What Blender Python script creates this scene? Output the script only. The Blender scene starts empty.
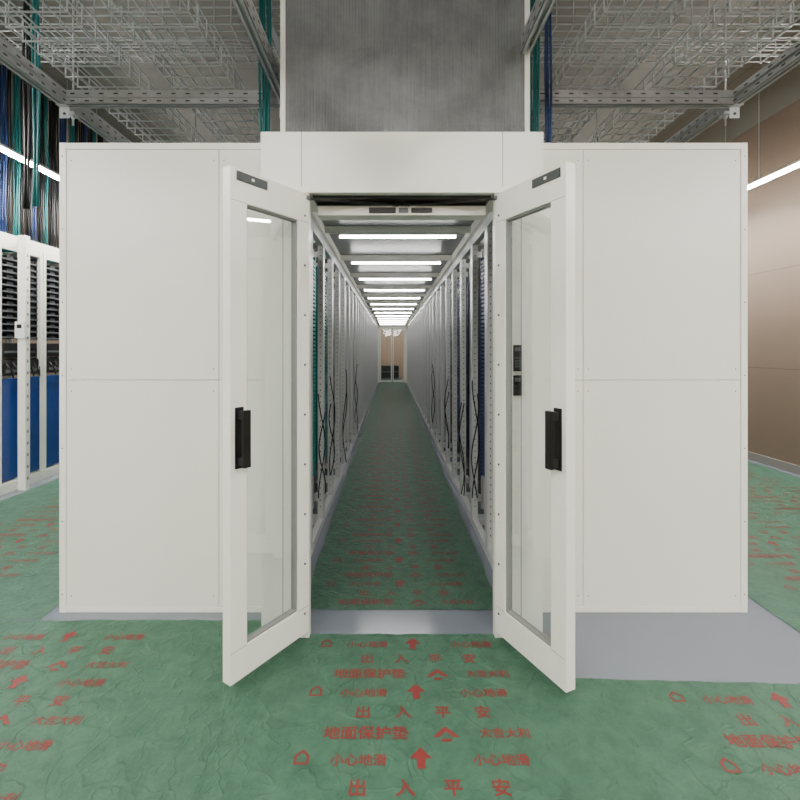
import bpy, bmesh, math, random
from mathutils import Vector, Matrix
random.seed(4)
SC=bpy.context.scene
COL=SC.collection

# ------------------------------------------------ materials
def s2l(c):
    c=c/255.0
    return c/12.92 if c<=0.04045 else ((c+0.055)/1.055)**2.4
def rgb(r,g,b): return (s2l(r),s2l(g),s2l(b),1)
def mat(name,col,rough=0.5,metal=0.0,noise=0.0,nscale=8,bump=0.0,bscale=60,trans=0.0,emit=0,alpha=1):
    m=bpy.data.materials.new(name); m.use_nodes=True
    nt=m.node_tree; b=nt.nodes['Principled BSDF']
    b.inputs['Base Color'].default_value=col
    b.inputs['Roughness'].default_value=rough
    b.inputs['Metallic'].default_value=metal
    tc=nt.nodes.new('ShaderNodeTexCoord')
    if noise>0:
        n=nt.nodes.new('ShaderNodeTexNoise'); n.inputs['Scale'].default_value=nscale; n.inputs['Detail'].default_value=5
        nt.links.new(tc.outputs['Object'],n.inputs['Vector'])
        mx=nt.nodes.new('ShaderNodeMix'); mx.data_type='RGBA'
        mx.inputs[6].default_value=tuple(c*(1-noise) for c in col[:3])+(1,)
        mx.inputs[7].default_value=tuple(min(1,c*(1+noise)) for c in col[:3])+(1,)
        nt.links.new(n.outputs['Fac'],mx.inputs[0]); nt.links.new(mx.outputs[2],b.inputs['Base Color'])
    if bump>0:
        n2=nt.nodes.new('ShaderNodeTexNoise'); n2.inputs['Scale'].default_value=bscale; n2.inputs['Detail'].default_value=3
        nt.links.new(tc.outputs['Object'],n2.inputs['Vector'])
        bp=nt.nodes.new('ShaderNodeBump'); bp.inputs['Strength'].default_value=bump; bp.inputs['Distance'].default_value=0.01
        nt.links.new(n2.outputs['Fac'],bp.inputs['Height']); nt.links.new(bp.outputs['Normal'],b.inputs['Normal'])
    if emit>0:
        b.inputs['Emission Color'].default_value=(1,0.985,0.945,1)
        b.inputs['Emission Strength'].default_value=emit
    return m
M={}
M['panel']=mat('white_powder_coat',rgb(243,242,232),0.36,noise=0.025,nscale=3)
M['frame']=mat('white_frame_coat',rgb(246,245,234),0.34,noise=0.02,nscale=5)
M['seam']=mat('seam_shadow',rgb(130,132,128),0.7)
M['black']=mat('black_plastic',rgb(12,12,14),0.35,bump=0.05)
M['dark']=mat('dark_equipment',rgb(22,25,30),0.5,noise=0.4,nscale=20)
M['grey']=mat('grey_steel',rgb(100,104,108),0.4,metal=0.3,noise=0.1)
M['sidep']=mat('rack_side_grey',rgb(84,87,92),0.5,noise=0.1)
M['zinc']=mat('galvanised_steel',rgb(205,208,210),0.38,metal=0.3,noise=0.16,nscale=30)
M['slot']=mat('slot_shadow',rgb(64,66,68),0.6)
M['wire']=mat('zinc_wire',rgb(190,193,194),0.4,metal=0.3,noise=0.1)
M['post']=mat('rack_post_grey',rgb(208,210,210),0.36,noise=0.04)
M['teal']=mat('teal_plastic',rgb(20,135,132),0.45,noise=0.25,nscale=40)
M['tealc']=mat('teal_cable',rgb(22,112,112),0.5,noise=0.1)
M['bluec']=mat('blue_cable',rgb(30,56,108),0.5,noise=0.1)
M['blackc']=mat('black_cable',rgb(14,14,16),0.5,noise=0.1)
M['blue']=mat('blue_protective_film',rgb(10,58,132),0.4,noise=0.12,nscale=12,bump=0.2,bscale=15)
M['lock']=mat('brushed_lock_plate',rgb(64,68,68),0.35,metal=0.6,noise=0.1)
M['screw']=mat('screw_steel',rgb(110,112,112),0.3,metal=0.8,noise=0.1)
M['red']=mat('red_print',rgb(118,30,26),0.6,noise=0.25,nscale=30)
M['lamp']=mat('lamp_diffuser',rgb(240,240,238),0.5,emit=195)
M['alamp']=mat('aisle_lamp_diffuser',rgb(240,240,238),0.5,emit=44)
M['white']=mat('white_plastic',rgb(232,233,230),0.4,noise=0.02)
M['skirt']=mat('skirting_paint',rgb(130,126,120),0.5,noise=0.05)

def nodes(m): return m.node_tree.nodes, m.node_tree.links
g=bpy.data.materials.new('door_glass'); g.use_nodes=True
nt=g.node_tree; b=nt.nodes['Principled BSDF']; nt.nodes.remove(b)
out=nt.nodes['Material Output']
tr=nt.nodes.new('ShaderNodeBsdfTransparent'); tr.inputs[0].default_value=(0.93,0.955,0.95,1)
gl=nt.nodes.new('ShaderNodeBsdfGlossy'); gl.inputs['Roughness'].default_value=0.02
fr=nt.nodes.new('ShaderNodeLayerWeight'); fr.inputs[0].default_value=0.3
pw=nt.nodes.new('ShaderNodeMath'); pw.operation='MULTIPLY_ADD'; pw.inputs[1].default_value=0.36; pw.inputs[2].default_value=0.04
nt.links.new(fr.outputs['Facing'],pw.inputs[0])
mx=nt.nodes.new('ShaderNodeMixShader')
nt.links.new(pw.outputs[0],mx.inputs[0]); nt.links.new(tr.outputs[0],mx.inputs[1]); nt.links.new(gl.outputs[0],mx.inputs[2])
nt.links.new(mx.outputs[0],out.inputs['Surface']); M['glass']=g
M['floor']=mat('epoxy_floor',rgb(112,118,128),0.14,noise=0.05,nscale=1.5,bump=0.02,bscale=8)
# mat fabric with creases
m=mat('green_woven_sheet',rgb(98,150,122),0.55)
n,l=nodes(m); b=n['Principled BSDF']; tc=[x for x in n if x.type=='TEX_COORD'][0]
b.inputs['Specular IOR Level'].default_value=0.3
nz=n.new('ShaderNodeTexNoise'); nz.inputs['Scale'].default_value=9; nz.inputs['Detail'].default_value=12; nz.inputs['Roughness'].default_value=.75; nz.inputs['Distortion'].default_value=.4
l.new(tc.outputs['Object'],nz.inputs['Vector'])
cr=n.new('ShaderNodeValToRGB'); cr.color_ramp.elements[0].color=rgb(44,80,61); cr.color_ramp.elements[1].color=rgb(72,112,89)
cr.color_ramp.elements[0].position=0.3; cr.color_ramp.elements[1].position=0.7
l.new(nz.outputs['Fac'],cr.inputs[0]); l.new(cr.outputs[0],b.inputs['Base Color'])
n2=n.new('ShaderNodeTexNoise'); n2.inputs['Scale'].default_value=14; n2.inputs['Detail'].default_value=6; n2.inputs['Distortion'].default_value=0.6
l.new(tc.outputs['Object'],n2.inputs['Vector'])
vo=n.new('ShaderNodeTexVoronoi'); vo.feature='DISTANCE_TO_EDGE'; vo.inputs['Scale'].default_value=4.5
nd=n.new('ShaderNodeTexNoise'); nd.inputs['Scale'].default_value=3; nd.inputs['Detail'].default_value=3
l.new(tc.outputs['Object'],nd.inputs['Vector'])
vm=n.new('ShaderNodeVectorMath'); vm.operation='ADD'; l.new(tc.outputs['Object'],vm.inputs[0]); l.new(nd.outputs['Color'],vm.inputs[1])
l.new(vm.outputs[0],vo.inputs['Vector'])
sm=n.new('ShaderNodeMapRange'); sm.inputs['From Max'].default_value=.05; sm.inputs['To Min'].default_value=.25; sm.inputs['To Max'].default_value=0
l.new(vo.outputs['Distance'],sm.inputs['Value'])
ad0=n.new('ShaderNodeMath'); ad0.operation='ADD'; l.new(sm.outputs[0],ad0.inputs[0]); l.new(n2.outputs['Fac'],ad0.inputs[1])
ck=n.new('ShaderNodeTexChecker'); ck.inputs['Scale'].default_value=220
l.new(tc.outputs['Object'],ck.inputs['Vector'])
ad=n.new('ShaderNodeMath'); ad.operation='MULTIPLY_ADD'; ad.inputs[1].default_value=0.06
l.new(ck.outputs['Fac'],ad.inputs[0]); l.new(ad0.outputs[0],ad.inputs[2])
bp=n.new('ShaderNodeBump'); bp.inputs['Strength'].default_value=0.6; bp.inputs['Distance'].default_value=0.02
l.new(ad.outputs[0],bp.inputs['Height']); l.new(bp.outputs['Normal'],b.inputs['Normal'])
M['mat']=m
def jointed(name,c1,c2,w,h,ax):
    m=mat(name,c1,0.6)
    n,l=nodes(m); b=n['Principled BSDF']; tc=[x for x in n if x.type=='TEX_COORD'][0]
    mp=n.new('ShaderNodeMapping'); l.new(tc.outputs['Object'],mp.inputs['Vector'])
    mp.inputs['Rotation'].default_value=ax
    bk=n.new('ShaderNodeTexBrick'); bk.offset=0; bk.inputs['Scale'].default_value=1
    bk.inputs['Brick Width'].default_value=w; bk.inputs['Row Height'].default_value=h
    bk.inputs['Mortar Size'].default_value=0.006
    bk.inputs['Color1'].default_value=c1; bk.inputs['Color2'].default_value=tuple(x*0.95 for x in c1[:3])+(1,)
    bk.inputs['Mortar'].default_value=c2
    l.new(mp.outputs[0],bk.inputs['Vector']); l.new(bk.outputs['Color'],b.inputs['Base Color'])
    return m
M['ceil']=jointed('ceiling_panels',rgb(122,118,110),rgb(92,88,82),1.2,2.4,(0,0,0))
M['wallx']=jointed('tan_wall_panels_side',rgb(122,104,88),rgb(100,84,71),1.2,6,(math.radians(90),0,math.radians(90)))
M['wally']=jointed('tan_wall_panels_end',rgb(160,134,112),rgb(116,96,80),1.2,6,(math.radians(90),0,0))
# ribbed translucent sheet
m=mat('multiwall_polycarbonate',rgb(140,142,142),0.14)
n,l=nodes(m); b=n['Principled BSDF']; tc=[x for x in n if x.type=='TEX_COORD'][0]
b.inputs['Metallic'].default_value=0.35
nb=n.new('ShaderNodeTexNoise'); nb.inputs['Scale'].default_value=3.5; nb.inputs['Detail'].default_value=10; nb.inputs['Distortion'].default_value=.3; nb.inputs['Roughness'].default_value=.75; l.new(tc.outputs['Object'],nb.inputs['Vector'])
mp=n.new('ShaderNodeMapping'); mp.inputs['Scale'].default_value=(70,70,2.5); l.new(tc.outputs['Object'],mp.inputs['Vector'])
nz=n.new('ShaderNodeTexNoise'); nz.inputs['Scale'].default_value=1; nz.inputs['Detail'].default_value=2; l.new(mp.outputs[0],nz.inputs['Vector'])
mu=n.new('ShaderNodeMath'); mu.operation='MULTIPLY_ADD'; mu.inputs[1].default_value=0.35; l.new(nz.outputs['Fac'],mu.inputs[0]); l.new(nb.outputs['Fac'],mu.inputs[2])
cr=n.new('ShaderNodeValToRGB'); cr.color_ramp.elements[0].position=0.45; cr.color_ramp.elements[1].position=.9
cr.color_ramp.elements[0].color=rgb(116,119,121); cr.color_ramp.elements[1].color=rgb(154,157,158)
l.new(mu.outputs[0],cr.inputs[0]); l.new(cr.outputs[0],b.inputs['Base Color'])
wv=n.new('ShaderNodeTexWave'); wv.inputs['Scale'].default_value=18; wv.bands_direction='X'; l.new(tc.outputs['Object'],wv.inputs['Vector'])
bp=n.new('ShaderNodeBump'); bp.inputs['Strength'].default_value=0.4; bp.inputs['Distance'].default_value=0.004
l.new(wv.outputs['Fac'],bp.inputs['Height']); l.new(bp.outputs['Normal'],b.inputs['Normal'])
M['duct']=m

# ------------------------------------------------ mesh helpers
class MB:
    def __init__(s): s.bm=bmesh.new(); s.mi=0
    def box(s,x0,x1,y0,y1,z0,z1,mi=0):
        v=[s.bm.verts.new(p) for p in [(x0,y0,z0),(x1,y0,z0),(x1,y1,z0),(x0,y1,z0),(x0,y0,z1),(x1,y0,z1),(x1,y1,z1),(x0,y1,z1)]]
        for f in [(0,3,2,1),(4,5,6,7),(0,1,5,4),(1,2,6,5),(2,3,7,6),(3,0,4,7)]:
            fc=s.bm.faces.new([v[i] for i in f]); fc.material_index=mi
        return s
    def cyl(s,c,r,h,axis='z',n=12,mi=0):
        ring=[]
        for k in (0,1):
            rr=[]
            for i in range(n):
                a=2*math.pi*i/n; u,w=r*math.cos(a),r*math.sin(a); t=h*k
                p={'z':(u,w,t),'y':(u,t,w),'x':(t,u,w)}[axis]
                rr.append(s.bm.verts.new((c[0]+p[0],c[1]+p[1],c[2]+p[2])))
            ring.append(rr)
        for i in range(n):
            j=(i+1)%n; f=s.bm.faces.new([ring[0][i],ring[0][j],ring[1][j],ring[1][i]]); f.material_index=mi; f.smooth=True
        for rr in ring:
            f=s.bm.faces.new(rr); f.material_index=mi
        return s
    def tube(s,pts,r,n=6,mi=0):
        pts=[Vector(p) for p in pts]; prev=None
        for i,p in enumerate(pts):
            d=(pts[min(i+1,len(pts)-1)]-pts[max(i-1,0)]).normalized()
            up=Vector((0,0,1)) if abs(d.z)<0.9 else Vector((1,0,0))
            a=d.cross(up).normalized(); bb=d.cross(a)
            rr=[s.bm.verts.new(p+a*r*math.cos(2*math.pi*k/n)+bb*r*math.sin(2*math.pi*k/n)) for k in range(n)]
            if prev:
                best=min(range(n),key=lambda o:(rr[o].co-prev[0].co-(p-pts[i-1])).length)
                rr=rr[best:]+rr[:best]
                if (rr[1].co-prev[1].co-(p-pts[i-1])).length>(rr[-1].co-prev[1].co-(p-pts[i-1])).length:
                    rr=[rr[0]]+rr[1:][::-1]
                for k in range(n):
                    j=(k+1)%n; f=s.bm.faces.new([prev[k],prev[j],rr[j],rr[k]]); f.smooth=True; f.material_index=mi
            else: s.bm.faces.new(rr).material_index=mi
            prev=rr
        s.bm.faces.new(prev).material_index=mi
        return s
    def mesh(s,name,mats):
        bmesh.ops.recalc_face_normals(s.bm,faces=s.bm.faces[:])
        me=bpy.data.meshes.new(name); s.bm.to_mesh(me); s.bm.free()
        for mm in (mats if isinstance(mats,(list,tuple)) else [mats]): me.materials.append(M[mm])
        return me
def obj(name,me,parent=None,loc=None,bevel=0,label=None,cat=None,group=None,kind=None,rot=None):
    o=bpy.data.objects.new(name,me); COL.objects.link(o)
    if parent: o.parent=parent
    if loc: o.location=loc
    if rot is not None: o.rotation_euler=(0,0,rot)
    if bevel:
        bv=o.modifiers.new('bevel','BEVEL'); bv.width=bevel; bv.segments=2; bv.limit_method='ANGLE'
    if label: o['label']=label
    if cat: o['category']=cat
    if group: o['group']=group
    if kind: o['kind']=kind
    return o
def dup(o,name=None):
    c=o.copy(); COL.objects.link(c)
    for ch in list(o.children):
        k=ch.copy(); COL.objects.link(k); k.parent=c
        for g2 in list(ch.children):
            q=g2.copy(); COL.objects.link(q); q.parent=k
    return c

# ------------------------------------------------ room
XL,XR,YB,YF,ZC=-7.0,4.62,-4.5,23.5,4.3
def struct(name,args,m):
    b=MB(); b.box(*args); return obj(name,b.mesh(name,m),kind='structure')
struct('floor',(XL-.1,XR+.1,YB-.1,YF+.1,-0.1,0),'floor')
struct('ceiling',(XL-.1,XR+.1,YB-.1,YF+.1,ZC,ZC+.1),'ceil')
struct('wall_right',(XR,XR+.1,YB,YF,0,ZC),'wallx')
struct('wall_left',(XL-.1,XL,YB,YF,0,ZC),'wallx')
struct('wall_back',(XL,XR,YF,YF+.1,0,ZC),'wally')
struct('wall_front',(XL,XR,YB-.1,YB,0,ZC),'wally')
struct('baseboard_right',(XR-.02,XR,YB,YF,0,.1),'skirt')
struct('baseboard_left',(XL,XL+.02,YB,YF,0,.1),'skirt')

# ------------------------------------------------ printed floor sheets
def textgeo(body,size):
    cu=bpy.data.curves.new('t','FONT'); cu.body=body; cu.size=size; cu.resolution_u=3
    cu.align_x='CENTER'; cu.align_y='CENTER'; cu.offset=0
    o=bpy.data.objects.new('t',cu); COL.objects.link(o)
    dg=bpy.context.evaluated_depsgraph_get(); me=o.evaluated_get(dg).to_mesh()
    V=[(v.co.x,v.co.y) for v in me.vertices]; F=[tuple(p.vertices) for p in me.polygons]
    o.evaluated_get(dg).to_mesh_clear()
    bpy.data.objects.remove(o); bpy.data.curves.remove(cu)
    return V,F
tile=[]
def addt(body,size,x,y):
    V,F=textgeo(body,size)
    e=size*.03
    for (ex,ey) in ((0,0),(e,0),(0,e),(e,e)):
        tile.append(([(a+x+ex,b+y+ey) for a,b in V],F,(ex+ey)*.002))
def addp(pts): tile.append((pts,[tuple(range(len(pts)))],0))
addt('地面保护垫',0.064,-0.20,0.03)
addt('大吉大利',0.048,0.32,0.03)
addt('出     入     平     安',0.066,0.02,0.13)
addp([(-.04,.245),(.04,.245),(0,.29)]); addp([(-.014,.205),(.014,.205),(.014,.245),(-.014,.245)])
addp([(.05,.015),(.10,.065),(.15,.015),(.127,.015),(.10,.042),(.073,.015)]); addp([(.082,-.005),(.118,-.005),(.118,.008),(.082,.008)])
addt('⌂',0.08,-0.42,0.245)
addt('小心地滑',0.05,0.28,0.235)
addt('小心地滑',0.05,-0.22,0.235)
def floor_sheet(name,x0,x1,y0,y1,label,rot=0.0,z=0.0):
    cx,cy=(x0+x1)/2,(y0+y1)/2; hx,hy=(x1-x0)/2,(y1-y0)/2
    nx=max(2,int((x1-x0)/0.08)); ny=max(2,int((y1-y0)/0.12))
    bm=bmesh.new(); g=[]
    for i in range(nx+1):
        row=[]
        for j in range(ny+1):
            x=-hx+2*hx*i/nx; y=-hy+2*hy*j/ny
            if i in(0,nx): x+=random.uniform(-.006,.006)
            if j in(0,ny): y+=random.uniform(-.006,.006)
            row.append(bm.verts.new((x,y,0.003+random.uniform(0,.0012))))
        g.append(row)
    for i in range(nx):
        for j in range(ny):
            f=bm.faces.new([g[i][j],g[i+1][j],g[i+1][j+1],g[i][j+1]]); f.smooth=True
    me=bpy.data.meshes.new(name); bm.to_mesh(me); bm.free(); me.materials.append(M['mat'])
    o=obj(name,me,loc=(cx,cy,z),rot=rot,label=label,cat='floor covering')
    V=[];F=[]
    W,L=0.98,0.32
    ntx=max(1,int(2*hx/W)); nty=max(1,int(2*hy/L))
    for i in range(ntx):
        for j in range(nty):
            ox=(-ntx/2+i+.5)*W; oy=-nty*L/2+j*L+0.02
            if oy+cy>17: continue
            for (vv,ff,dz) in tile:
                base=len(V)
                V+= [(a*1.0+ox,bq+oy,0.0055+dz) for a,bq in vv]
                F+= [tuple(k+base for k in f) for f in ff]
    if 2*hx>.5:
        pm=bpy.data.meshes.new('printed_lettering'); pm.from_pydata(V,[],F); pm.materials.append(M['red'])
        q=obj('printed_lettering',pm,parent=o,label='red printed characters and arrows')
        q['kind']='stuff'
    return o
Y2=19.6
floor_sheet('floor_sheet',-.555,.555,2.60,Y2,'green woven protective sheet with red print running down aisle')
floor_sheet('floor_sheet',-.60,.70,-1.2,2.37,'green woven protective sheet with red print at doorway',z=.004)
floor_sheet('floor_sheet',-4.6,-.70,-1.2,2.50,'wide green protective sheet with red print before white panels')
floor_sheet('floor_sheet',-3.75,-1.93,2.51,12,'green protective sheet with red print beside blue open racks')
floor_sheet('floor_sheet',.64,4.3,-1.3,2.0,'creased green protective sheet with red print near open glass door',rot=math.radians(-2))
floor_sheet('floor_sheet',2.02,4.5,2.10,12,'green protective sheet with red print along tan wall')
floor_sheet('floor_sheet',-.72,-.59,-1.1,2.33,'narrow plain green protective strip lapping two larger sheets',z=-.001)

# ------------------------------------------------ containment
cont=obj('aisle_containment',None,loc=(0,2.58,0),label='white steel aisle enclosure with open double glass doors',cat='enclosure')
def cpart(name,me,**k):
    o=obj(name,me,parent=cont,**k); o.matrix_parent_inverse=Matrix.Translation((0,-2.58,0)); return o
ZT=2.575; WL,WR=-1.872,1.899; PX=.463; PO=.70; PY=2.34; WY=2.58; HB=2.22
def wpanel(x0,x1,z0,z1):
    b=MB(); b.box(x0+.0015,x1-.0015,WY,WY+.03,z0+.0015,z1-.0015)
    sx=.028
    for x in (x0+sx,x1-sx):
        for z in (z0+.06,z1-.06):
            b.cyl((x,WY-.002,z),.0035,.004,'y',8,1)
    cpart('wall_panel',b.mesh('wall_panel',['panel','screw']),bevel=.002)
for (a,c) in ((WL+.035,-1.0),(-1.0,-PO)): 
    wpanel(a,c,.03,1.274); wpanel(a,c,1.274,ZT-.035)
for (a,c) in ((1.0,WR-.035),(PO,1.0)):
    wpanel(a,c,.03,1.274); wpanel(a,c,1.274,ZT-.035)
for (x0,x1,xa,xb) in ((WL,WL+.035,WL+.035,-PO),(WR-.035,WR,PO,WR-.035)):
    b=MB()
    b.box(x0,x1,WY-.006,WY+.05,0,ZT)
    b.box(xa,xb,WY-.004,WY+.05,ZT-.035,ZT)
    b.box(xa,xb,WY-.003,WY+.05,0,.03)
    for z in [0.1+.4*i for i in range(7)]:
        b.cyl(((x0+x1)/2,WY-.009,z),.004,.004,'y',8,1)
    cpart('perimeter_frame',b.mesh('perimeter_frame',['frame','screw']),bevel=.002)
for s in (-1,1):
    b=MB()
    x0,x1=sorted((s*PX,s*PO)); b.box(x0,x1,PY,PY+.05,0,HB)
    x0,x1=sorted((s*.56,s*PO)); b.box(x0,x1,PY+.05,2.62,0,HB)
    xs=s*(PX+.13); b.box(xs-.002,xs+.002,PY-.001,PY,0.02,HB,1)
    for z in [0.12+.24*i for i in range(9)]: b.cyl((s*(PX+.05),PY-.003,z),.005,.004,'y',8,2)
    cpart('portal_column',b.mesh('portal_column',['panel','seam','screw']),bevel=.003)
b=MB(); b.box(-PO-.003,PO+.003,PY-.004,2.66,HB,2.525); b.box(-PO-.003,PO+.003,PY-.012,PY-.004,HB,HB+.03); 
b.box(-.45,.45,2.37,2.62,HB-.012,HB,1)
for x in (-.5,.5): b.box(x-.0015,x+.0015,PY-.006,PY-.004,HB+.03,2.525,2)
cpart('header_box',b.mesh('header_box',['panel','black','seam']),bevel=.004)
b=MB(); b.box(-.44,.44,2.46,2.56,2.145,2.195); b.box(-.17,-.03,2.452,2.46,2.155,2.184,1); b.box(.05,.16,2.452,2.46,2.157,2.182,1)
b.box(-.44,.44,2.46,2.56,2.195,2.21,1); b.box(-.015,.035,2.452,2.46,2.157,2.182,2)
cpart('door_operator',b.mesh('door_operator',['frame','black','grey']),bevel=.002)
for s in (-1,1):
    b=MB(); b.tube([(s*.03,2.45,2.200),(s*.25,2.42,2.199),(s*.475,2.335,2.192)],.0055,6); b.cyl((s*.03,2.45,2.19),.014,.02,'z',10)
    b.box(s*.475-.02,s*.475+.02,2.325,2.345,2.185,2.205)
    cpart('closer_arm',b.mesh('closer_arm','black'),label='thin black door closer arm')
b=MB()
y=2.66
while y<Y2-.1:
    b.box(-.62,.62,y,y+.045,2.40,2.45); y+=1.2
b.box(-.66,-.60,2.66,Y2,2.385,2.47); b.box(.60,.66,2.66,Y2,2.385,2.47)
cpart('roof_frame',b.mesh('roof_frame','frame'))
M['roof']=mat('frosted_roof_sheet',rgb(98,102,104),0.35,noise=0.12,nscale=6)
b=MB()
y=2.66
while y<Y2-.1:
    b.box(-.60,.60,y+.045,min(y+1.2,Y2),2.452,2.46); y+=1.2
cpart('roof_sheet',b.mesh('roof_sheet','roof'))

# doors
W=.465; DZ0,DZ1=.042,2.212; T=.05
def door(hx,ang,sg,lab):
    def by(a,c): return sorted((a*sg,c*sg))
    b=MB(); y0,y1=by(0,T)
    HS,FS,TR,BR=.075,.085,.14,.13
    b.box(0,HS,y0,y1,DZ0,DZ1); b.box(W-FS,W,y0,y1,DZ0,DZ1)
    b.box(HS,W-FS,y0,y1,DZ1-TR,DZ1); b.box(HS,W-FS,y0,y1,DZ0,DZ0+BR)
    q0,q1=by(.008,.04); e=.008
    b.box(HS,HS+e,q0,q1,DZ0+BR,DZ1-TR,1); b.box(W-FS-e,W-FS,q0,q1,DZ0+BR,DZ1-TR,1)
    b.box(HS,W-FS,q0,q1,DZ1-TR-e,DZ1-TR,1); b.box(HS,W-FS,q0,q1,DZ0+BR,DZ0+BR+e,1)
    for z in (DZ0+BR,DZ1-TR):
        p0,p1=by(-.0008,0.0)
        b.box(0.004,HS,p0,p1,z-.001,z+.001,1); b.box(W-FS,W-.004,p0,p1,z-.001,z+.001,1)
    d=cpart('door',b.mesh('door',['frame','seam']),bevel=.004,label=lab)
    d.matrix_parent_inverse=Matrix.Identity(4)
    d.location=(hx,PY-2.58,0); d.rotation_euler=(0,0,ang)
    b=MB(); p0,p1=by(.02,.028); b.box(HS-.01,W-FS+.01,p0,p1,DZ0+BR-.01,DZ1-TR+.01)
    obj('glass_pane',b.mesh('glass_pane','glass'),parent=d,label='clear glass pane')
    b=MB(); hxp=W-.043
    p0,p1=by(-.006,0); b.box(hxp-.022,hxp+.022,p0,p1,.94,1.20)
    p0,p1=by(-.045,-.006); b.box(hxp-.013,hxp+.013,p0,p1,1.15,1.185); b.box(hxp-.013,hxp+.013,p0,p1,.955,.99)
    p0,p1=by(-.058,-.038); b.box(hxp-.017,hxp+.017,p0,p1,.95,1.19)
    obj('handle',b.mesh('handle','black'),parent=d,bevel=.005,label='black pull handle')
    b=MB(); p0,p1=by(-.006,0); b.box(W-.195,W-.03,p0,p1,DZ1-.052,DZ1-.014)
    p0,p1=by(-.008,-.006); b.box(W-.12,W-.105,p0,p1,DZ1-.039,DZ1-.027,1)
    obj('lock_plate',b.mesh('lock_plate',['lock','white']),parent=d,bevel=.001,label='dark grey metal lock plate')
    ys=-.003 if sg>0 else 0.0
    for i in range(9):
        b=MB(); b.cyl((.03,ys,DZ0+.1+i*.245),.006,.003,'y',10); obj('screw',b.mesh('screw','screw'),parent=d)
    for z in (.2,1.1,2.0):
        b=MB(); b.cyl((-.004,.02*sg,z-.05),.009,.1,'z',12)
        obj('hinge',b.mesh('hinge','grey'),parent=d,label='steel barrel hinge')
    return d
angL=math.atan2(-.385,-.26); door(-PX,angL,-1,'white framed glass door swung open with black handle')
angR=math.atan2(-.421,.197); door(PX,angR,1,'white framed glass door swung open with black handle')

def reader(x,z,h,lab):
    b=MB(); b.box(x-.02,x+.022,PY-.024,PY-.002,z-h/2,z+h/2,0)
    for i in range(3):
        for j in range(4):
            if h>.11: b.box(x-.013+i*.011,x-.005+i*.011,PY-.026,PY-.024,z-.045+j*.014,z-.036+j*.014,1)
    b.box(x-.012,x+.014,PY-.0255,PY-.024,z+h/2-.03,z+h/2-.012,1)
    obj('card_reader',b.mesh('card_reader',['black','grey']),bevel=.003,label=lab,cat='card reader')
reader(.568,1.40,.13,'black keypad card reader on white door column')
reader(.568,1.265,.10,'small black card reader below the keypad')

# end door
b=MB()
b.box(-.62,-.52,Y2,Y2+.08,0,2.45); b.box(.52,.62,Y2,Y2+.08,0,2.45); b.box(-.52,.52,Y2,Y2+.08,2.32,2.45)
for (x0,x1) in ((-.52,-.01),(.01,.52)):
    b.box(x0,x0+.05,Y2+.02,Y2+.06,.02,2.32); b.box(x1-.05,x1,Y2+.02,Y2+.06,.02,2.32)
    b.box(x0+.05,x1-.05,Y2+.02,Y2+.06,2.22,2.32); b.box(x0+.05,x1-.05,Y2+.02,Y2+.06,.02,.12)
e=obj('door_1',b.mesh('door_1','frame'),kind='structure')
for (x0,x1) in ((-.47,-.06),(.06,.47)):
    b=MB(); b.box(x0,x1,Y2+.035,Y2+.042,.12,2.22)
    obj('glass_pane',b.mesh('glass_pane','glass'),parent=e)
b=MB(); b.box(-.55,.35,21.2,21.8,0,.10,1); b.box(-.5,.3,21.25,21.75,.1,.65); b.box(-.5,.3,21.23,21.25,.35,.40,1)
obj('equipment_crate',b.mesh('equipment_crate',['black','grey']),bevel=.01,label='black equipment crate on pallet past far door',cat='crate')

# ------------------------------------------------ racks
RH=2.36
def rack_master(style):
    r=obj('server_rack',None,cat='rack')
    b=MB(); RD=1.2
    near=style!='plain'
    pd=.045 if near else .034
    for y in (-.298,.254):
        b.box(-pd,0,y,y+.044,.0,RH); b.box(-RD,-RD+.05,y,y+.044,0,RH)
        b.box(-RD+.05,-pd,y,y+.044,RH-.05,RH); b.box(-RD+.05,-pd,y,y+.044,.0,.06)
        if near:
            for i in range(44):
                z=.15+i*.05; b.box(-pd*.58,-pd*.42,y-.0008,y+.0448,z,z+.010,1)
    b.box(-pd,0,-.254,.254,RH-.07,RH); b.box(-pd,0,-.254,.254,0,.06)
    obj('rack_frame',b.mesh('rack_frame',['post','slot']),parent=r)
    b=MB(); b.box(-RD+.05,-.17,-.288,-.283,.06,RH-.05); b.box(-RD+.05,-.17,.283,.288,.06,RH-.05)
    obj('side_panel',b.mesh('side_panel','sidep'),parent=r)
    b=MB()
    for y in (-.252,.222): 
        b.box(-.12,-.095,y,y+.03,.1,RH-.08)
    obj('mounting_rail',b.mesh('mounting_rail','zinc'),parent=r)
    b=MB()
    z=.14
    while z<RH-.14:
        h=random.choice([.0445,.0445,.089]); 
        b.box(-.6,-.19+random.choice([0,0,.012]),-.235,.235,z,z+h-.004,random.choice([0,0,1])); z+=h
    obj('equipment',b.mesh('equipment',['dark','grey']),parent=r)
    if style in('teal','blue'):
        ya,yb=(-.22,.0)
        if style=='blue': ya,yb=(.0,.20)
        b=MB()
        for i in range(54):
            z=.5+i*.03; b.box(-.075,-.022,ya,yb,z,z+.018)
        for y in (ya,yb-.012): b.box(-.08,-.02,y,y+.012,.48,2.14)
        obj('patch_panel',b.mesh('patch_panel','teal' if style=='teal' else 'bluec'),parent=r,label='%s ladder patch panel'%style)
    return r
R={k:rack_master(k) for k in ('plain','near','teal','blue')}
labs={'plain':'grey open-front rack with slim posts in aisle row','near':'grey open-front rack with punched steel posts','teal':'grey rack with teal ladder patch panel facing aisle','blue':'grey rack with blue ladder patch panel facing aisle'}
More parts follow.
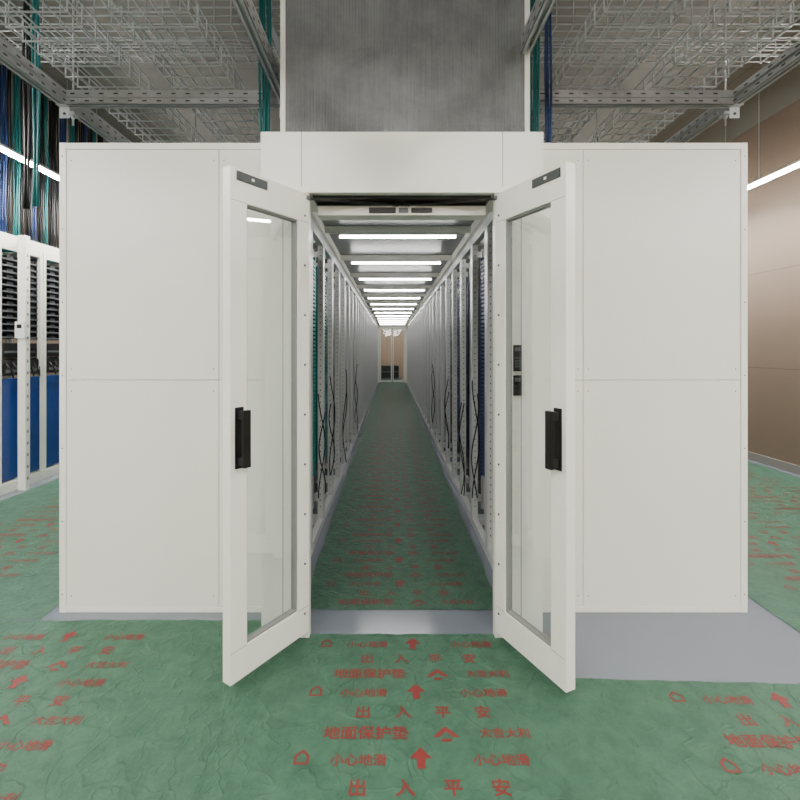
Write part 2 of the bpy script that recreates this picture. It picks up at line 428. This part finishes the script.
for s in (-1,1):
    for i in range(28):
        y=2.99+i*.6
        st='plain' if i>4 else 'near'
        if s<0 and i in(1,2): st='teal'
        if s>0 and i in(1,3): st='blue'
        r=dup(R[st]); r.location=(s*.61,y,0); r.rotation_euler=(0,0,0 if s<0 else math.pi)
        r['label']=labs[st]; r['group']='racks lining the aisle'; r['category']='rack'
for k in R:
    for ch in list(R[k].children): bpy.data.objects.remove(ch)
    bpy.data.objects.remove(R[k])

for s in (-1,1):
    for i in (1,2,4,7):
        y=3.02+i*.6+random.uniform(-.05,.05)
        b=MB()
        for k in range(2):
            pts=[]; ph=random.uniform(0,6); zb=random.choice([.12,.3]); zt=random.choice([1.2,.95,1.1])
            for t in range(14):
                z=zt-(zt-zb)*t/13
                pts.append((s*(.59-.02*math.sin(ph+t*.5)), y+.03*k+.04*math.sin(ph+t*.45), z))
            b.tube(pts,.005,6)
        obj('cable_bundle',b.mesh('cable_bundle','blackc'),label='thin black power cables draped down rack front',cat='cable',group='black cables on aisle racks')

def lightfix(L,hw=.035,name='linear_light'):
    r=obj(name,None)
    b=MB(); b.box(-L/2,L/2,-hw,hw,.018,.04); b.box(-L/2,-L/2+.012,-hw,hw,0,.04); b.box(L/2-.012,L/2,-hw,hw,0,.04)
    obj('housing',b.mesh('housing','white'),parent=r)
    b=MB(); b.box(-L/2+.012,L/2-.012,-hw+.005,hw-.005,0,.018)
    return r,b
r0,b=lightfix(.98,.020); obj('diffuser',b.mesh('diffuser','alamp'),parent=r0,label='glowing white diffuser')
for i in range(13):
    r=dup(r0); r.location=(0,3.882+i*1.2,2.36)
    r['label']='glowing linear lamp spanning aisle under roof bar'; r['category']='lamp'; r['group']='aisle lamps'
for ch in list(r0.children): bpy.data.objects.remove(ch)
bpy.data.objects.remove(r0)
def roomlamps(zl,places,rot):
    r0,b=lightfix(1.48); obj('diffuser',b.mesh('diffuser','lamp'),parent=r0,label='glowing white diffuser')
    for x in (-.5,.5):
        b=MB(); b.cyl((x,0,.04),.004,ZC-zl-.04,'z',6)
        obj('hanger_rod',b.mesh('hanger_rod','zinc'),parent=r0)
    for (x,y) in places:
        r=dup(r0); r.location=(x,y,zl); r.rotation_euler=(0,0,rot)
        r['label']='suspended glowing linear lamp hung on thin rods'; r['category']='lamp'; r['group']='suspended room lamps'
    for ch in list(r0.children): bpy.data.objects.remove(ch)
    bpy.data.objects.remove(r0)
roomlamps(3.2,[(X,-3+1.5*i) for X in (3.86,-3.5) for i in range(12)],math.pi/2)
roomlamps(3.75,[(X,y) for X in (-1.3,1.3) for y in (-3.5,-2,-.5)],math.pi/2)  # unseen lamps behind the camera, added to light the front panels and trays
roomlamps(3.2,[(-1,21.6),(1.2,21.6)],0)  # added lamps beyond the far door, put in to light the space there

# ------------------------------------------------ duct above
d=obj('roof_duct',None,loc=(.02,2.72,0),label='grey translucent ribbed duct standing above doorway header',cat='duct')
x0,x1,yy=-.675,.726,2.70
b=MB(); b.box(x0,x1,yy,yy+.012,2.53,ZC); b.box(x0,x0+.012,yy,yy+1.3,2.53,ZC); b.box(x1-.012,x1,yy,yy+1.3,2.53,ZC); b.box(x0,x1,yy+1.29,yy+1.3,2.53,ZC)
o=obj('duct_sheet',b.mesh('duct_sheet','duct'),parent=d); o.matrix_parent_inverse=Matrix.Translation((-.02,-2.72,0))
b=MB()
for x in (x0-.014,x1-.014): b.box(x,x+.028,yy-.012,yy+.02,2.525,ZC)
b.box(x0,x1,yy-.01,yy,2.525,2.565)
o=obj('duct_trim',b.mesh('duct_trim','frame'),parent=d,bevel=.002); o.matrix_parent_inverse=Matrix.Translation((-.02,-2.72,0))

# ------------------------------------------------ struts + trays
def channel(b,p0,p1,w=.06,h=.10):
    (ax,ay,z)=p0; (bx,by,_)=p1
    t=.005
    if abs(bx-ax)>abs(by-ay):
        b.box(ax,bx,ay-w/2,ay-w/2+t,z,z+h); b.box(ax,bx,ay+w/2-t,ay+w/2,z,z+h); b.box(ax,bx,ay-w/2,ay+w/2,z+h/2-t,z+h/2+t)
        b.box(ax,bx,ay-w/2,ay-w/2+.018,z,z+t); b.box(ax,bx,ay+w/2-.018,ay+w/2,z,z+t)
        b.box(ax,bx,ay-w/2-.004,ay-w/2,z+h*.47,z+h*.53)
        n=int((bx-ax)/.1)
        for i in range(n):
            for zz in (z+h*.2,z+h*.7): b.box(ax+.03+i*.1,ax+.06+i*.1,ay-w/2-.0008,ay-w/2,zz,zz+.01,1)
    else:
        b.box(ax-w/2,ax-w/2+t,ay,by,z,z+h); b.box(ax+w/2-t,ax+w/2,ay,by,z,z+h); b.box(ax-w/2,ax+w/2,ay,by,z+h/2-t,z+h/2+t)
        b.box(ax-w/2,ax-w/2+.018,ay,by,z,z+t); b.box(ax+w/2-.018,ax+w/2,ay,by,z,z+t)
        n=int((by-ay)/.1)
        for i in range(n):
            for xx in (ax-w/2-.0008,ax+w/2): 
                for zz in (z+h*.2,z+h*.7): b.box(xx,xx+.0008,ay+.03+i*.1,ay+.06+i*.1,zz,zz+.01,1)
for (xa,xb,sd) in ((-2.34,-.80,'l'),(.72,2.35,'r')):
    root=obj('strut_frame',None,loc=((xa+xb)/2,3.29,3.14),label='galvanised strut channel frame hung from ceiling on rods',cat='support frame',group='overhead strut frames')
    inv=Matrix.Translation((-(xa+xb)/2,-3.29,-3.14))
    for x in (xa,xb):
        b=MB(); channel(b,(x,.6,3.14),(x,8.4,3.14)); o=obj('long_channel',b.mesh('long_channel',['zinc','slot']),parent=root); o.matrix_parent_inverse=inv
    for y in (1.2,3.29,5.4,7.5):
        b=MB(); channel(b,(xa+.03,y,3.14),(xb-.03,y,3.14)); o=obj('cross_channel',b.mesh('cross_channel',['zinc','slot']),parent=root); o.matrix_parent_inverse=inv
    for x in (xa,xb):
        for y in (1.3,3.38,5.5,7.6):
            b=MB()
            b.cyl((x,y,3.05),.006,ZC-3.05,'z',8); b.box(x-.03,x+.03,y-.03,y+.03,3.12,3.14); b.cyl((x,y,3.10),.013,.02,'z',6)
            o=obj('hanger_rod',b.mesh('hanger_rod','zinc'),parent=root); o.matrix_parent_inverse=inv
            b=MB()
            b.box(x-.035,x+.035,y-.09,y-.085,3.06,3.14); b.box(x-.035,x+.035,y-.13,y-.085,3.135,3.14); b.cyl((x,y-.095,3.09),.01,.005,'y',6,1)
            o=obj('corner_bracket',b.mesh('corner_bracket',['zinc','slot']),parent=root); o.matrix_parent_inverse=inv

def basket(axis,c,a0,a1,w,z,side,label,hang=False,r=.0038,step=.12,lw=.07):
    b=MB()
    def seg(u0,u1,v0,v1,z0,z1):
        if axis=='y': b.box(v0,v1,u0,u1,z0,z1)
        else: b.box(u0,u1,v0,v1,z0,z1)
    n=int(w/lw)
    for i in range(n+1):
        v=c-w/2+i*w/n; seg(a0,a1,v-r,v+r,z,z+2*r)
    for sv in (c-w/2,c+w/2):
        k=max(1,int(side/.06))
        for i in range(1,k+1): seg(a0,a1,sv-r,sv+r,z+i*side/k,z+i*side/k+2*r)
    m=int((a1-a0)/step)
    for i in range(m+1):
        u=a0+i*(a1-a0)/m
        seg(u-r,u+r,c-w/2,c+w/2,z-2*r,z)
        for sv in (c-w/2-2*r,c+w/2): seg(u-r,u+r,sv,sv+2*r,z-2*r,z+side+r)
    if hang:
        mm=max(1,int((a1-a0)/1.5))
        for i in range(mm+1):
            u=a0+.2+i*(a1-a0-.4)/mm
            seg(u-.02,u+.02,c-w/2-.03,c+w/2+.03,z-.035,z-.009)
            for v in (c-w/2-.02,c+w/2+.02): seg(u-.004,u+.004,v-.004,v+.004,z-.04,ZC)
    obj('cable_tray',b.mesh('cable_tray','wire'),label=label,cat='cable tray',group='wire basket cable trays')
la='zinc wire mesh basket tray resting on strut channels'
lb='zinc wire mesh basket tray hung on ceiling rods'
for x in (-2.0,-1.35,1.3,1.97): basket('y',x,.7,8.2,.42,3.252,.12,la)
for (a0,a1) in ((-3.2,-.72),(.78,3.6)):
    basket('x',3.64,a0,a1,.45,3.80,.18,lb,hang=True)
basket('x',2.35,-3.2,3.6,.42,3.55,.18,lb,hang=True)

def drop(x,y,m,lab,n=5,z0=2.4,z1=4.28,r=.008):
    b=MB()
    for k in range(n):
        pts=[]
        for t in range(12):
            z=z1-(z1-z0)*t/11
            pts.append((x+.016*k+.004*math.sin(t*.9+k),y+.012*(k%2)+.004*math.cos(t*.7+k),z))
        b.tube(pts,r,6)
    obj('cable_bundle',b.mesh('cable_bundle',m),label=lab,cat='cable',group='vertical cable drops')
drop(.86,3.12,'tealc','teal cables dropping from ceiling beside duct',5)
drop(.98,3.14,'bluec','dark blue cables dropping from ceiling beside duct',3)
drop(-.93,3.14,'tealc','teal cables dropping from ceiling beside duct',5)
drop(-2.45,3.15,'tealc','teal cables dropping beside strut frame',3)
drop(-2.55,3.2,'blackc','black cables dropping beside strut frame',3)

# ------------------------------------------------ open racks with blue film
def open_rack(y):
    r=obj('open_rack',None,loc=(-3.9,y,0),label='white open rack with blue film panel and stacked shelves',cat='rack',group='open racks with blue panels')
    b=MB()
    for yy in (-.295,.255):
        b.box(-.04,0,yy,yy+.04,0,2.5); b.box(-.9,-.86,yy,yy+.04,0,2.5); b.box(-.86,-.04,yy,yy+.04,2.44,2.5); b.box(-.86,-.04,yy,yy+.04,.02,.08)
    b.box(-.04,.0,-.255,.255,2.44,2.5); b.box(-.04,.01,-.295,.295,0,.10)
    obj('rack_frame',b.mesh('rack_frame','frame'),parent=r,bevel=.003)
    b=MB(); b.box(-.06,-.005,-.25,.25,.12,1.14); obj('lower_panel',b.mesh('lower_panel','blue'),parent=r,bevel=.004,label='blue film-covered panel')
    b=MB(); b.box(-.7,-.01,-.24,.24,1.17,1.33); b.box(-.7,-.03,-.24,.24,1.35,1.5); b.box(-.01,-.004,-.2,.2,1.2,1.23,1); b.box(-.03,-.02,-.2,.2,1.4,1.42,1)
    for k in range(5): b.tube([(-.01,-.2+k*.09,1.3),(.03,-.18+k*.09,1.22),(.02,-.14+k*.09,1.15),(-.0,-.12+k*.09,1.25)],.007)
    obj('equipment',b.mesh('equipment',['black','grey']),parent=r)
    b=MB()
    z=1.55
    while z<2.38:
        b.box(-.5,-.02,-.245,.245,z,z+.016,0); b.box(-.5,-.22,-.245,.245,z+.016,z+.062,1)
        for q in (-.16,-.02,.12): b.box(-.10,-.03,q,q+.08,z+.016,z+.045,2)
        z+=.066
    obj('shelf_stack',b.mesh('shelf_stack',['grey','black','dark']),parent=r)
for i,y in enumerate((3.7,4.3,4.9,5.5,6.1)): open_rack(y)
b=MB(); b.box(-3.86,-3.78,4.79,4.85,0,2.6)
for i in range(20): b.box(-3.781,-3.779,4.81,4.83,.1+i*.12,.13+i*.12,1)
sp=obj('support_post',b.mesh('support_post',['frame','seam']),bevel=.003,label='white punched steel post before open racks',cat='post')
b=MB(); b.box(-3.87,-3.77,4.765,4.79,1.55,1.72); b.box(-3.85,-3.80,4.763,4.765,1.65,1.69,1)
obj('controller',b.mesh('controller',['white','black']),bevel=.004,label='small white wall controller',parent=sp)
b=MB(); b.box(-3.98,-3.9,3.41,6.39,2.5,2.6)
obj('top_rail',b.mesh('top_rail','frame'),bevel=.003,label='white steel rail along the open rack tops',cat='rail')
for k in range(7):
    b=MB()
    x=-4.03-.1*k
    b.tube([(x,3.45+.35*j,2.54+.003*math.sin(j+k)) for j in range(9)],.03,8)
    obj('cable_bundle',b.mesh('cable_bundle',['tealc','bluec','blackc'][k%3]),label='thick cable run laid over the open racks',cat='cable',group='cable runs over open racks')
for k in range(30):
    drop(-3.965-.02*(k%2),3.85+.085*k,['bluec','blackc','tealc','blackc','blackc'][k%5],'cables rising from open racks to ceiling',4,2.61,4.28,.0085)

# ------------------------------------------------ world + camera
w=bpy.data.worlds.new('World'); SC.world=w; w.use_nodes=True
w.node_tree.nodes['Background'].inputs[0].default_value=(.8,.85,.9,1); w.node_tree.nodes['Background'].inputs[1].default_value=.2
cam=bpy.data.cameras.new('Camera'); co=bpy.data.objects.new('Camera',cam); COL.objects.link(co)
co.location=(-.055,0,1.45); co.rotation_euler=(math.radians(90),0,0)
cam.sensor_width=36; cam.lens=470/800*36; cam.shift_x=9/800; cam.shift_y=-52/800; cam.clip_end=100
SC.camera=co
